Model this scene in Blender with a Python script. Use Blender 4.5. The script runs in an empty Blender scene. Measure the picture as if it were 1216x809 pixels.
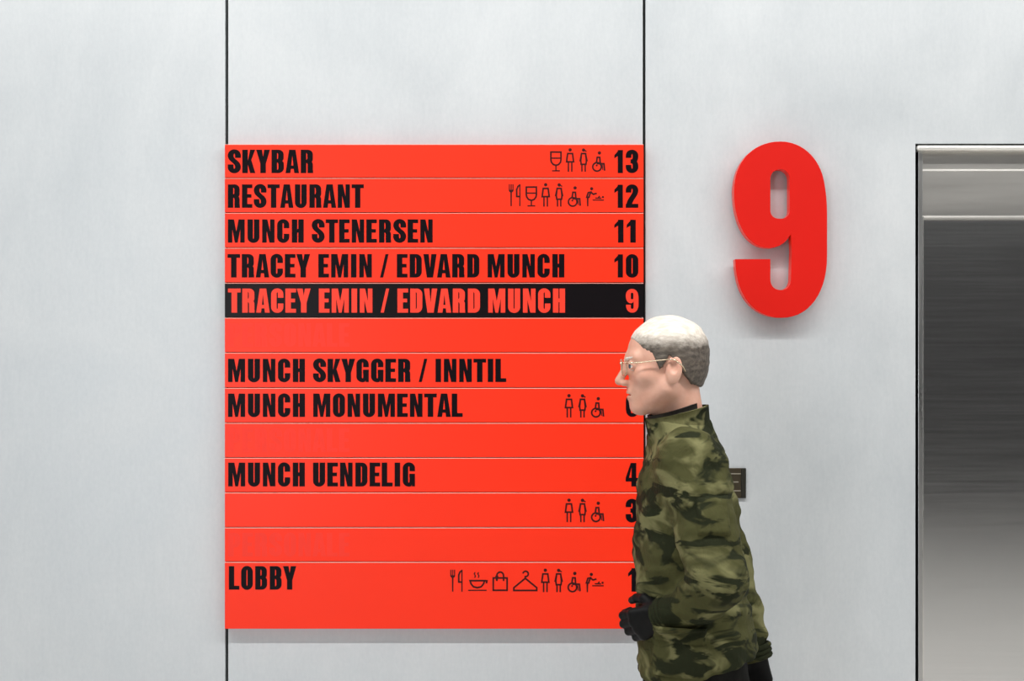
import bpy, bmesh, math, random
import numpy as np
from mathutils import Vector, Matrix
from mathutils.geometry import delaunay_2d_cdt

scene = bpy.context.scene
COL = scene.collection

# ------------------------------------------------------------------ camera
CAM_D, CAM_Z, FPX = 4.44, 1.69, 1689.0          # distance to the wall face (y = 0), eye height, focal length in px (1216 wide)
cam_data = bpy.data.cameras.new('camera')
cam = bpy.data.objects.new('camera', cam_data)
COL.objects.link(cam)
cam.location = (0.0, -CAM_D, CAM_Z)
cam.rotation_euler = (math.radians(90), 0, 0)
cam_data.sensor_width = 36.0
cam_data.lens = FPX * 36.0 / 1216.0
cam_data.clip_start = 0.05
scene.camera = cam

# ------------------------------------------------------------------ world, lights, exposure
world = bpy.data.worlds.new('world')
scene.world = world
world.use_nodes = True
world.node_tree.nodes['Background'].inputs[0].default_value = (0.8, 0.85, 0.9, 1)
world.node_tree.nodes['Background'].inputs[1].default_value = 0.3

def area(name, loc, target, sx, sy, power, color=(1, 1, 1)):
    d = bpy.data.lights.new(name, 'AREA')
    d.shape = 'RECTANGLE'; d.size = sx; d.size_y = sy
    d.energy = power; d.color = color
    o = bpy.data.objects.new(name, d)
    COL.objects.link(o)
    o.location = loc
    v = Vector(target) - Vector(loc)
    o.rotation_euler = v.to_track_quat('-Z', 'Y').to_euler()
    return o

area('strip_light_wall', (1.4, -2.36, 4.22), (1.4, -2.15, 0.0), 10.8, 0.03, 352, (1.0, 0.985, 0.96))
area('fill_light_hall', (0.0, -5.0, 4.22), (0.0, -5.0, 0.0), 12.0, 0.5, 8, (1.0, 0.985, 0.965))  # unseen fill, added for ambient light
area('fill_light_rear', (0.0, -7.2, 4.22), (0.0, -7.0, 0.0), 12.0, 0.5, 60, (1.0, 0.985, 0.965))  # unseen fill, added to brighten the far floor mirrored in the door
area('daylight_window', (-2.75, -8.4, 1.45), (0.3, 0.0, 1.4), 1.0, 2.2, 84, (0.92, 0.96, 1.0))

scene.view_settings.view_transform = 'Standard'
scene.view_settings.look = 'None'
scene.view_settings.exposure = 0.0
scene.view_settings.gamma = 1.0
scene.view_settings.use_curve_mapping = False
scene.cycles.use_denoising = True
scene.cycles.max_bounces = 8
scene.cycles.sample_clamp_indirect = 8.0

# ------------------------------------------------------------------ helpers
def P(px, py, y):
    """point of the place at depth y seen at photo pixel (px, py)"""
    s = (CAM_D + y) / FPX
    return ((px - 608.0) * s, y, CAM_Z - (py - 404.5) * s)

def sc_at(y):
    return (CAM_D + y) / FPX

def tag(o, label=None, cat=None, group=None, kind=None):
    if label: o['label'] = label
    if cat: o['category'] = cat
    if group: o['group'] = group
    if kind: o['kind'] = kind
    return o

def empty(name, loc):
    o = bpy.data.objects.new(name, None)
    COL.objects.link(o)
    o.location = loc
    o.empty_display_size = 0.1
    return o

def offset_of(parent):
    v = Vector((0, 0, 0))
    while parent is not None:
        v += Vector(parent.location)
        parent = parent.parent
    return v

def mesh_obj(name, verts, faces, mat, parent=None, loc=None, smooth=False, bevel=0, seg=2):
    off = offset_of(parent) if parent else Vector(loc if loc else (0, 0, 0))
    me = bpy.data.meshes.new(name)
    v = np.asarray(verts, dtype=np.float64) - np.array(off)
    me.from_pydata(v.tolist(), [], faces)
    me.update()
    me.materials.append(mat)
    if smooth:
        me.polygons.foreach_set('use_smooth', [True] * len(me.polygons))
    o = bpy.data.objects.new(name, me)
    COL.objects.link(o)
    if parent: o.parent = parent
    else: o.location = off
    if bevel:
        m = o.modifiers.new('edge', 'BEVEL')
        m.width = bevel; m.segments = seg; m.limit_method = 'ANGLE'; m.angle_limit = math.radians(50)
        m.harden_normals = False
    return o

def box_vf(x0, x1, y0, y1, z0, z1):
    v = [(x0, y0, z0), (x1, y0, z0), (x1, y1, z0), (x0, y1, z0), (x0, y0, z1), (x1, y0, z1), (x1, y1, z1), (x0, y1, z1)]
    f = [(0, 3, 2, 1), (4, 5, 6, 7), (0, 1, 5, 4), (1, 2, 6, 5), (2, 3, 7, 6), (3, 0, 4, 7)]
    return v, f

def merge(*parts):
    V, F = [], []
    for v, f in parts:
        n = len(V)
        V += [tuple(p) for p in v]
        F += [tuple(i + n for i in q) for q in f]
    return V, F

def box(name, x0, x1, y0, y1, z0, z1, mat, parent=None, bevel=0, loc=None):
    v, f = box_vf(x0, x1, y0, y1, z0, z1)
    return mesh_obj(name, v, f, mat, parent, loc, bevel=bevel)

# ------------------------------------------------------------------ materials
def new_mat(name):
    m = bpy.data.materials.new(name)
    m.use_nodes = True
    nt = m.node_tree
    return m, nt, nt.nodes['Principled BSDF']

def ramp(nt, stops):
    r = nt.nodes.new('ShaderNodeValToRGB')
    e = r.color_ramp.elements
    while len(e) < len(stops): e.new(0.5)
    for el, (p, c) in zip(e, stops):
        el.position = p
        el.color = (c[0], c[1], c[2], 1)
    return r

def noise(nt, scale, detail=4, rough=0.5, stretch=(1, 1, 1), coord='Object', dist=0.0):
    tc = nt.nodes.new('ShaderNodeTexCoord')
    mp = nt.nodes.new('ShaderNodeMapping')
    mp.inputs['Scale'].default_value = stretch
    n = nt.nodes.new('ShaderNodeTexNoise')
    n.inputs['Scale'].default_value = scale
    n.inputs['Detail'].default_value = detail
    n.inputs['Roughness'].default_value = rough
    n.inputs['Distortion'].default_value = dist
    nt.links.new(tc.outputs[coord], mp.inputs['Vector'])
    nt.links.new(mp.outputs['Vector'], n.inputs['Vector'])
    return n

def plain(name, col, rough=0.5, metal=0.0, var=0.06, scale=30, coat=0.0, coat_rough=0.3, spec=0.5):
    m, nt, b = new_mat(name)
    n = noise(nt, scale, 3)
    lo = [c * (1 - var) for c in col]; hi = [min(1, c * (1 + var)) for c in col]
    r = ramp(nt, [(0.35, lo), (0.65, hi)])
    nt.links.new(n.outputs['Fac'], r.inputs['Fac'])
    nt.links.new(r.outputs['Color'], b.inputs['Base Color'])
    b.inputs['Roughness'].default_value = rough
    b.inputs['Metallic'].default_value = metal
    b.inputs['Specular IOR Level'].default_value = spec
    if coat:
        b.inputs['Coat Weight'].default_value = coat
        b.inputs['Coat Roughness'].default_value = coat_rough
    return m

def wall_panel_mat():
    m, nt, b = new_mat('brushed_wall_metal')
    blot = noise(nt, 1.7, 6, 0.62, (1.0, 1.0, 0.8), dist=0.4)
    fine = noise(nt, 9.0, 5, 0.7, (7.0, 7.0, 0.9), dist=0.6)
    grain = noise(nt, 60.0, 4, 0.7, (1.6, 1.6, 1.0))
    mx = nt.nodes.new('ShaderNodeMix'); mx.data_type = 'FLOAT'
    mx.inputs[0].default_value = 0.20
    nt.links.new(blot.outputs['Fac'], mx.inputs[2]); nt.links.new(fine.outputs['Fac'], mx.inputs[3])
    mx2 = nt.nodes.new('ShaderNodeMix'); mx2.data_type = 'FLOAT'
    mx2.inputs[0].default_value = 0.25
    nt.links.new(mx.outputs[0], mx2.inputs[2]); nt.links.new(grain.outputs['Fac'], mx2.inputs[3])
    r = ramp(nt, [(0.36, (0.520, 0.556, 0.580)), (0.64, (0.628, 0.656, 0.672))])
    nt.links.new(mx2.outputs[0], r.inputs['Fac'])
    nt.links.new(r.outputs['Color'], b.inputs['Base Color'])
    rr = ramp(nt, [(0.35, (0.40,) * 3), (0.65, (0.52,) * 3)])
    nt.links.new(mx.outputs[0], rr.inputs['Fac'])
    nt.links.new(rr.outputs['Color'], b.inputs['Roughness'])
    b.inputs['Metallic'].default_value = 0.25
    bp = nt.nodes.new('ShaderNodeBump'); bp.inputs['Strength'].default_value = 0.06; bp.inputs['Distance'].default_value = 0.002
    nt.links.new(mx2.outputs[0], bp.inputs['Height']); nt.links.new(bp.outputs['Normal'], b.inputs['Normal'])
    return m

def steel_mat(name, col, r0, r1, stretch, aniso=0.0):
    m, nt, b = new_mat(name)
    n = noise(nt, 6.0, 5, 0.6, stretch)
    r = ramp(nt, [(0.3, [c * 0.95 for c in col]), (0.7, [min(1, c * 1.04) for c in col])])
    nt.links.new(n.outputs['Fac'], r.inputs['Fac']); nt.links.new(r.outputs['Color'], b.inputs['Base Color'])
    rr = ramp(nt, [(0.3, (r0,) * 3), (0.7, (r1,) * 3)])
    nt.links.new(n.outputs['Fac'], rr.inputs['Fac']); nt.links.new(rr.outputs['Color'], b.inputs['Roughness'])
    b.inputs['Metallic'].default_value = 1.0
    return m

def camo_mat():
    m, nt, b = new_mat('olive_field_cloth')
    n1 = noise(nt, 7.0, 3, 0.55, (1.0, 1.0, 1.5), dist=0.8)
    n2 = noise(nt, 10.0, 3, 0.55, (0.8, 0.8, 2.0), dist=0.8)
    n2.inputs['Vector'].links[0].from_node.inputs['Location'].default_value = (0.1, 0.11, 0.5)
    base = ramp(nt, [(0.0, (0.040, 0.040, 0.014)), (0.47, (0.062, 0.062, 0.023)), (0.63, (0.165, 0.160, 0.072))])
    base.color_ramp.interpolation = 'EASE'
    nt.links.new(n1.outputs['Fac'], base.inputs['Fac'])
    dark = ramp(nt, [(0.50, (0, 0, 0)), (0.56, (1, 1, 1))])
    nt.links.new(n2.outputs['Fac'], dark.inputs['Fac'])
    mx = nt.nodes.new('ShaderNodeMix'); mx.data_type = 'RGBA'
    nt.links.new(dark.outputs['Color'], mx.inputs[0])
    nt.links.new(base.outputs['Color'], mx.inputs[6])
    mx.inputs[7].default_value = (0.016, 0.019, 0.008, 1)
    nt.links.new(mx.outputs[2], b.inputs['Base Color'])
    b.inputs['Roughness'].default_value = 0.85
    b.inputs['Specular IOR Level'].default_value = 0.12
    w = noise(nt, 260.0, 2, 0.5)
    f = noise(nt, 16.0, 3, 0.55, (1.3, 1.3, 1.0), dist=0.5)
    b1 = nt.nodes.new('ShaderNodeBump'); b1.inputs['Strength'].default_value = 0.25; b1.inputs['Distance'].default_value = 0.001
    b2 = nt.nodes.new('ShaderNodeBump'); b2.inputs['Strength'].default_value = 0.7; b2.inputs['Distance'].default_value = 0.012
    nt.links.new(f.outputs['Fac'], b2.inputs['Height'])
    nt.links.new(w.outputs['Fac'], b1.inputs['Height']); nt.links.new(b2.outputs['Normal'], b1.inputs['Normal'])
    nt.links.new(b1.outputs['Normal'], b.inputs['Normal'])
    return m

def hair_mat(name, c0, c1, d0=None, d1=None, z0=0, z1=1):
    """strands of c0..c1; when d0, d1 are given the hair itself turns to that colour below z0"""
    m, nt, b = new_mat(name)
    n = noise(nt, 170.0, 4, 0.6, (0.22, 1.0, 0.7))
    r = ramp(nt, [(0.35, c0), (0.65, c1)])
    nt.links.new(n.outputs['Fac'], r.inputs['Fac'])
    col = r.outputs['Color']
    if d0:
        rd = ramp(nt, [(0.35, d0), (0.65, d1)])
        nt.links.new(n.outputs['Fac'], rd.inputs['Fac'])
        tc = nt.nodes.new('ShaderNodeTexCoord'); sp = nt.nodes.new('ShaderNodeSeparateXYZ')
        nt.links.new(tc.outputs['Object'], sp.inputs[0])
        n2 = noise(nt, 70.0, 4, 0.65, (0.6, 1.0, 1.0))
        ma = nt.nodes.new('ShaderNodeMath'); ma.operation = 'MULTIPLY_ADD'
        nt.links.new(n2.outputs['Fac'], ma.inputs[0]); ma.inputs[1].default_value = 0.035; nt.links.new(sp.outputs['Z'], ma.inputs[2])
        mr = nt.nodes.new('ShaderNodeMapRange')
        nt.links.new(ma.outputs[0], mr.inputs['Value'])
        mr.inputs['From Min'].default_value = z0; mr.inputs['From Max'].default_value = z1
        mx = nt.nodes.new('ShaderNodeMix'); mx.data_type = 'RGBA'
        nt.links.new(mr.outputs['Result'], mx.inputs[0]); nt.links.new(rd.outputs['Color'], mx.inputs[6]); nt.links.new(col, mx.inputs[7])
        col = mx.outputs[2]
    nt.links.new(col, b.inputs['Base Color'])
    b.inputs['Roughness'].default_value = 0.55
    bp = nt.nodes.new('ShaderNodeBump'); bp.inputs['Strength'].default_value = 0.45; bp.inputs['Distance'].default_value = 0.003
    nt.links.new(n.outputs['Fac'], bp.inputs['Height']); nt.links.new(bp.outputs['Normal'], b.inputs['Normal'])
    return m

def skin_mat():
    m, nt, b = new_mat('pale_skin')
    n = noise(nt, 24.0, 4, 0.6)
    r = ramp(nt, [(0.3, (0.62, 0.315, 0.225)), (0.7, (0.72, 0.42, 0.315))])
    nt.links.new(n.outputs['Fac'], r.inputs['Fac']); nt.links.new(r.outputs['Color'], b.inputs['Base Color'])
    b.inputs['Roughness'].default_value = 0.48
    b.inputs['Subsurface Weight'].default_value = 0.15
    b.inputs['Subsurface Radius'].default_value = (0.010, 0.004, 0.002)
    b.inputs['Subsurface Scale'].default_value = 0.5
    return m

M_WALL = wall_panel_mat()
M_BLACKGAP = plain('black_joint', (0.004, 0.004, 0.004), 0.7)
M_RED = plain('red_lacquer', (0.93, 0.0305, 0.0065), 0.36, var=0.015, scale=3, spec=0.28)
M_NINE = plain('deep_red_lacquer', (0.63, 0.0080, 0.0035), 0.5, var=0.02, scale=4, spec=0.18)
M_EDGE = plain('slat_edge_highlight', (0.90, 0.40, 0.33), 0.4, var=0.03, scale=8)  # pale colour painted in for the highlight along the slat top edges
M_GHOST = plain('worn_red_vinyl', (0.89, 0.0235, 0.0050), 0.48, var=0.02, scale=20)
M_REDINK = plain('red_vinyl', (0.93, 0.034, 0.009), 0.45, var=0.015, scale=3)
M_INK = plain('black_vinyl', (0.0055, 0.0028, 0.0045), 0.40, var=0.1, scale=10, spec=0.09)
M_ICON = plain('dark_maroon_vinyl', (0.040, 0.004, 0.004), 0.45, var=0.1, scale=10, spec=0.2)
M_BLACKSLAT = plain('black_lacquer', (0.0045, 0.003, 0.004), 0.34, var=0.1, scale=4, spec=0.14)
M_DOOR = steel_mat('brushed_door_steel', (0.68, 0.68, 0.675), 0.15, 0.19, (0.3, 1, 14))
M_HEADER = steel_mat('brushed_header_steel', (0.60, 0.585, 0.555), 0.30, 0.36, (0.2, 1, 3))
M_JAMB = steel_mat('jamb_steel', (0.55, 0.55, 0.54), 0.25, 0.35, (10, 1, 0.5))
M_LIP = steel_mat('polished_lip_steel', (0.80, 0.78, 0.74), 0.16, 0.22, (0.5, 1, 10))
M_NOSE = steel_mat('satin_trim_steel', (0.93, 0.91, 0.87), 0.42, 0.5, (0.5, 1, 6))
M_BRONZE = plain('bronze_plate', (0.095, 0.078, 0.052), 0.36, 0.8, 0.08, 12)
M_BRONZE_D = plain('dark_bronze', (0.045, 0.043, 0.034), 0.4, 0.7, 0.08, 12)
M_ENGRAVE = plain('pale_engraving', (0.42, 0.38, 0.30), 0.4, 0.6, 0.05, 12)
M_FLOOR = plain('pale_terrazzo', (0.62, 0.61, 0.59), 0.30, 0.0, 0.10, 40)
M_CEIL = plain('grey_ceiling', (0.34, 0.335, 0.325), 0.85, 0.0, 0.03, 3)
M_REAR = plain('charcoal_wall', (0.055, 0.055, 0.057), 0.8, 0.0, 0.08, 3)
M_SIDE = plain('grey_wall', (0.42, 0.43, 0.44), 0.8, 0.0, 0.04, 3)
M_SKIN = skin_mat()
M_HAIRW = hair_mat('white_hair', (0.66, 0.60, 0.52), (0.86, 0.81, 0.73))
M_HAIRD = hair_mat('white_to_brown_hair', (0.60, 0.53, 0.45), (0.82, 0.76, 0.68), (0.045, 0.035, 0.027), (0.13, 0.105, 0.082), 1.690, 1.725)
M_CLOTH = camo_mat()
M_COLLAR = plain('dark_brown_knit', (0.030, 0.024, 0.020), 0.9, 0, 0.2, 120)
M_TROUSER = plain('black_trouser_cloth', (0.006, 0.006, 0.005), 0.9, 0, 0.25, 40, spec=0.1)
M_GLOVE = plain('black_glove_leather', (0.005, 0.005, 0.005), 0.5, 0, 0.25, 60, spec=0.14)
M_SHOE = plain('black_shoe_leather', (0.02, 0.018, 0.016), 0.4, 0, 0.2, 40)
M_FRAME = plain('pale_metal_frame', (0.78, 0.66, 0.48), 0.25, 1.0, 0.04, 40)
M_EYE = plain('eye_white', (0.75, 0.72, 0.68), 0.2, 0, 0.03, 40)
M_IRIS = plain('blue_grey_iris', (0.07, 0.10, 0.13), 0.2, 0, 0.2, 200)
M_LIP_SKIN = plain('lip_skin', (0.50, 0.19, 0.15), 0.45, 0, 0.08, 60)
M_ZIP = plain('dull_brass', (0.20, 0.18, 0.12), 0.4, 0.8, 0.1, 60)

# ------------------------------------------------------------------ 2-D outlines with union / subtraction, extruded
def ccw(p):
    a = sum(p[i][0] * p[(i + 1) % len(p)][1] - p[(i + 1) % len(p)][0] * p[i][1] for i in range(len(p)))
    return list(p) if a > 0 else list(reversed(p))

def arc(cx, cy, rx, ry, a0, a1, n=10):
    return [(cx + rx * math.cos(math.radians(a0 + (a1 - a0) * i / n)), cy + ry * math.sin(math.radians(a0 + (a1 - a0) * i / n))) for i in range(n + 1)]

def rect(x0, y0, x1, y1):
    return [(x0, y0), (x1, y0), (x1, y1), (x0, y1)]

def rr(x0, y0, x1, y1, bl=(0, 0), br=(0, 0), tr=(0, 0), tl=(0, 0), n=8):
    p = []
    for (rx, ry), cx, cy, a in ((bl, x0, y0, 180), (br, x1, y0, 270), (tr, x1, y1, 0), (tl, x0, y1, 90)):
        if rx <= 0 or ry <= 0:
            p.append((cx, cy))
        else:
            ax = cx + (rx if cx == x0 else -rx); ay = cy + (ry if cy == y0 else -ry)
            p += arc(ax, ay, rx, ry, a, a + 90, n)
    return p

def circ(cx, cy, r, n=16):
    return arc(cx, cy, r, r, 0, 360 * (n - 1) / n, n - 1)

def bez(p0, p1, p2, p3, n=12):
    out = []
    for i in range(1, n + 1):
        t = i / n; u = 1 - t
        out.append(tuple(u ** 3 * p0[k] + 3 * u * u * t * p1[k] + 3 * u * t * t * p2[k] + t ** 3 * p3[k] for k in (0, 1)))
    return out

def stroke(pts, wx, wy=None, closed=False):
    """mitred stroke of a polyline with an elliptical pen, as a list of quads"""
    wy = wy or wx
    q = [(x / wx, y / wy) for x, y in pts]
    n = len(q)
    L, R = [], []
    for i in range(n):
        def dirn(a, b):
            dx, dy = q[b][0] - q[a][0], q[b][1] - q[a][1]
            l = math.hypot(dx, dy) or 1
            return dx / l, dy / l
        if closed:
            d0, d1 = dirn((i - 1) % n, i), dirn(i, (i + 1) % n)
        else:
            d0 = dirn(i - 1, i) if i > 0 else dirn(i, i + 1)
            d1 = dirn(i, i + 1) if i < n - 1 else d0
        mx, my = -(d0[1] + d1[1]), d0[0] + d1[0]
        l = math.hypot(mx, my) or 1
        mx, my = mx / l, my / l
        c = max(0.5, mx * -d1[1] + my * d1[0])
        h = 0.5 / c
        L.append(((q[i][0] + mx * h) * wx, (q[i][1] + my * h) * wy))
        R.append(((q[i][0] - mx * h) * wx, (q[i][1] - my * h) * wy))
    out = []
    for i in range(n if closed else n - 1):
        j = (i + 1) % n
        out.append([R[i], R[j], L[j], L[i]])
    return out

def inside(x, y, p):
    c = False
    j = len(p) - 1
    for i in range(len(p)):
        xi, yi = p[i]; xj, yj = p[j]
        if (yi > y) != (yj > y) and x < (xj - xi) * (y - yi) / (yj - yi) + xi: c = not c
        j = i
    return c

def csg(ops, eps=1e-5):
    """ops: list of (+1 / -1, polygon); the last operation over a place decides"""
    V, F = [], []
    for s, p in ops:
        p = ccw(p); n = len(V)
        V += [Vector(a) for a in p]
        F.append(list(range(n, n + len(p))))
    v, e, f, ov, oe, of = delaunay_2d_cdt(V, [], F, 1, eps, True)
    polys = [(sg, [tuple(a) for a in p]) for sg, p in ops]
    keep = []
    for fa in f:
        cx = sum(v[i][0] for i in fa) / len(fa); cy = sum(v[i][1] for i in fa) / len(fa)
        for sg, p in reversed(polys):
            if inside(cx, cy, p):
                if sg > 0: keep.append(fa)
                break
    return v, keep

def solid(flats, y_front, y_back, xf, zf):
    """extrude flat triangles from y_front to y_back; xf, zf map 2-D to world"""
    VV, FF = [], []
    for v, tris in flats:
        used = sorted({i for t in tris for i in t})
        mp = {k: i for i, k in enumerate(used)}
        n = len(VV); m = len(used)
        for y in (y_front, y_back):
            VV += [(xf(v[k][0]), y, zf(v[k][1])) for k in used]
        edges = {}
        for t in tris:
            t = [mp[k] for k in t]
            FF.append(tuple(n + k for k in t))
            FF.append(tuple(n + m + k for k in reversed(t)))
            for a, b in ((t[0], t[1]), (t[1], t[2]), (t[2], t[0])):
                edges[(a, b)] = True
        for a, b in edges:
            if (b, a) not in edges:
                FF.append((n + b, n + a, n + m + a, n + m + b))
    return VV, FF

# ------------------------------------------------------------------ condensed gothic lettering, cap height 100
S = 23.2
def g_bowl9():
    k = 100.0 / 679.0
    def c(x, y): return ((x - 70) * k, (737 - y) * k)
    pts = [c(289, 412)]
    seq = [((272, 450), (240, 468), (205, 468)), ((120, 468), (70, 372), (70, 252)), ((70, 138), (140, 58), (249, 58)),
           ((325, 58), (395, 112), (415, 205)), ((424, 250), (428, 290), (428, 340)), ((428, 390), (428, 440), (428, 500)),
           ((428, 640), (360, 737), (254, 737)), ((148, 737), (76, 655), (75, 511))]
    cur = (289, 412)
    for a, b, d in seq:
        pts += bez(c(*cur), c(*a), c(*b), c(*d), 14)
        cur = d
    pts.append(c(210, 511)); pts.append(c(210, 588))
    pts += bez(c(210, 588), c(210, 614), c(226, 630), c(250, 630), 8)
    pts += bez(c(250, 630), c(276, 630), c(289, 612), c(289, 586), 8)
    pts.append(c(292, 480))
    hole = rr(210, 165, 284, 355, (37, 37), (37, 37), (32, 30), (32, 30))
    hole = [c(x, y) for x, y in hole]
    return 52.7, [(1, pts), (-1, hole)]

def flip180(w, ops):
    return w, [(s, [(w - x, 100 - y) for x, y in p]) for s, p in ops]

def plus(ps): return [(1, p) for p in ps]

def glyph(ch):
    s = S
    if ch == 'M':
        w = 72
        return w, [(1, rect(0, 0, w, 100)), (-1, [(19, 0), (19, 58), (30, 0)]), (-1, [(w - 19, 0), (w - 30, 0), (w - 19, 58)]),
                   (-1, [(26, 100.5), (w - 26, 100.5), (w / 2, 47)])]
    if ch == 'N':
        w = 53
        return w, [(1, rect(0, 0, w, 100)), (-1, [(19, 0), (31, 0), (19, 52)]), (-1, [(w - 19, 100), (w - 31, 100), (w - 19, 48)])]
    if ch == 'U':
        w = 51
        return w, [(1, rr(0, -1, w, 100, (25, 24), (25, 24))), (-1, rr(s, 15, w - s, 101, (3.4, 7), (3.4, 7)))]
    if ch in 'CG':
        w = 52
        o = [(1, rr(0, -1, w, 101, (26, 25), (26, 25), (26, 25), (26, 25))), (-1, rr(s, 15, w - s, 85, (4, 7), (4, 7), (4, 7), (4, 7)))]
        if ch == 'C':
            return w, o + [(-1, rect(w - s - 5, 38, w + 1, 62))]
        return w, o + [(-1, rect(w - s - 5, 52, w + 1, 64)), (1, rect(28, 38, w, 53)), (-1, rect(s, 20, w - s, 38)),
                       (1, rect(w - 13, 0, w, 40)), (-1, [(w - 13, -2), (w - 13, 8), (w - 17, -2)])]
    if ch == 'O':
        w = 51
        return w, [(1, rr(0, -1, w, 101, (25.5, 25), (25.5, 25), (25.5, 25), (25.5, 25))), (-1, rr(s, 15, w - s, 85, (3.4, 7), (3.4, 7), (3.4, 7), (3.4, 7)))]
    if ch == 'D':
        w = 51
        return w, [(1, rr(0, 0, w, 100, (0, 0), (23, 24), (23, 24), (0, 0))), (-1, rr(s, 15, w - s, 85, (0, 0), (5, 8), (5, 8), (0, 0)))]
    if ch == 'H':
        w = 51
        return w, [(1, rect(0, 0, w, 100)), (-1, rect(s, -1, w - s, 43)), (-1, rect(s, 59, w - s, 101))]
    if ch == 'I':
        return s, [(1, rect(0, 0, s, 100))]
    if ch == 'L':
        return 46, [(1, rect(0, 0, s, 100)), (1, rect(0, 0, 46, 16))]
    if ch == 'E':
        return 45, [(1, rect(0, 0, s, 100)), (1, rect(0, 0, 45, 16)), (1, rect(0, 84, 45, 100)), (1, rect(0, 43, 41, 58))]
    if ch == 'T':
        w = 53
        return w, [(1, rect(0, 84, w, 100)), (1, rect(w / 2 - s / 2, 0, w / 2 + s / 2, 100))]
    if ch == 'A':
        w = 57
        return w, [(1, [(0, 0), (w, 0), (w - 15, 100), (15, 100)]), (-1, [(20, -1), (w - 20, -1), (w - 22.4, 18), (22.4, 18)]),
                   (-1, [(24, 32), (w - 24, 32), (w / 2, 76)])]
    if ch == 'V':
        w = 56
        return w, [(1, [(0, 100), (w, 100), (w - 15, 0), (15, 0)]), (-1, [(w / 2 - 5.5, 101), (w / 2 + 5.5, 101), (w / 2, 40)])]
    if ch == 'Y':
        w = 58
        return w, [(1, [(0, 100), (s + 1, 100), (w / 2, 70), (w - s - 1, 100), (w, 100), (w / 2 + s / 2, 40), (w / 2 + s / 2, 0), (w / 2 - s / 2, 0), (w / 2 - s / 2, 40)])]
    if ch == 'K':
        w = 55
        return w, [(1, [(s - 1, 46), (33, 100), (w - 1, 100), (38, 56), (w, 0), (33, 0), (s - 1, 40)]), (1, rect(0, 0, s, 100)), (1, rect(s - 1, 38, s + 3, 50))]
    if ch == 'B':
        w = 52
        return w, [(1, rr(0, 47, w - 1, 100, (0, 0), (18, 17), (22, 20), (0, 0))), (1, rr(0, 0, w, 56, (0, 0), (23, 22), (18, 17), (0, 0))),
                   (-1, rr(s, 59, w - s - 1, 86, (0, 0), (5, 8), (5, 8), (0, 0))), (-1, rr(s, 14, w - s, 45, (0, 0), (5, 8), (5, 8), (0, 0)))]
    if ch == 'R':
        w = 52
        return w, [(1, rr(0, 42, w - 1, 100, (0, 0), (18, 17), (22, 20), (0, 0))), (1, rect(0, 0, s, 100)),
                   (1, rr(s - 2, 0, w - 1, 53, (0, 0), (0, 0), (16, 16), (0, 0))),
                   (-1, rr(s, 57, w - s - 1, 86, (0, 0), (5, 8), (5, 8), (0, 0))), (-1, rr(s, -1, w - s, 43, (0, 0), (0, 0), (5, 8), (0, 0))), (1, rect(w - s, 0, w, 12))]
    if ch == 'P':
        w = 51
        return w, [(1, rr(0, 38, w, 100, (0, 0), (22, 22), (22, 20), (0, 0))), (1, rect(0, 0, s, 100)), (-1, rr(s, 53, w - s, 86, (0, 0), (5, 8), (5, 8), (0, 0)))]
    if ch == 'S':
        w = 54
        h = s / 2
        pts = [(w - h, 65), (w - h, 75)] + arc(w / 2, 75, w / 2 - h, 18, 0, 180, 14)[1:]
        pts += bez((h, 75), (h, 52), (w - h, 50), (w - h, 26), 14)
        pts += arc(w / 2, 26, w / 2 - h, 18, 0, -180, 14)[1:] + [(h, 37)]
        return w, plus(stroke(pts, s + 1.0, 17))
    if ch == '/':
        return 36, [(1, [(0, 0), (13, 0), (36, 100), (23, 100)])]
    if ch == '1':
        return 35, [(1, rect(14, 0, 35, 100)), (1, [(18, 100), (22, 100), (22, 80), (0, 64), (0, 78)]), (-1, [(-1, 62), (14, 73), (14, 60), (-1, 50)])]
    if ch == '2':
        w = 52; h = S / 2
        pts = [(h, 66)] + arc(w / 2, 75, w / 2 - h, 18, 180, 0, 14) + bez((w - h, 75), (w - h, 52), (h + 3, 38), (h + 2, 8), 12)
        return w, plus(stroke(pts, S, 17)) + [(1, rect(0, 0, w, 17))]
    if ch == '3':
        w = 52; h = S / 2
        up = [(h, 66)] + arc(w / 2, 75, w / 2 - h, 18, 180, 0, 14) + bez((w - h, 75), (w - h, 55), (w - h - 4, 51), (20, 51), 8)
        dn = [(x, 101.5 - y) for x, y in up]
        return w, plus(stroke(up, S, 17)) + plus(stroke(dn, S, 17))
    if ch == '4':
        w = 55
        return w, [(1, rect(25, 0, 46, 100)), (1, rect(0, 21, w, 36)), (1, [(0, 36), (0, 24), (26, 24), (30, 100), (22, 100)]), (-1, [(15, 37), (25.5, 37), (25.5, 82)])]
    if ch == '7':
        w = 52
        return w, [(1, rect(0, 83, w, 100)), (1, [(10, 0), (32, 0), (w, 84), (w, 100), (w - 24, 100)])]
    if ch == '9': return g_bowl9()
    if ch == '6': return flip180(*g_bowl9())
    if ch == '0': return glyph('O')
    raise KeyError(ch)

SB = {'A': 0.5, 'V': 0.5, 'Y': 0, 'T': 0.8, 'K': 2.5, 'S': 3.2, '/': 2, 'C': 4.5, 'G': 4.5, 'O': 4.5, 'L': 2.5, 'E': 2.8}
def sbear(ch): return SB.get(ch, 5.5)

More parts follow.
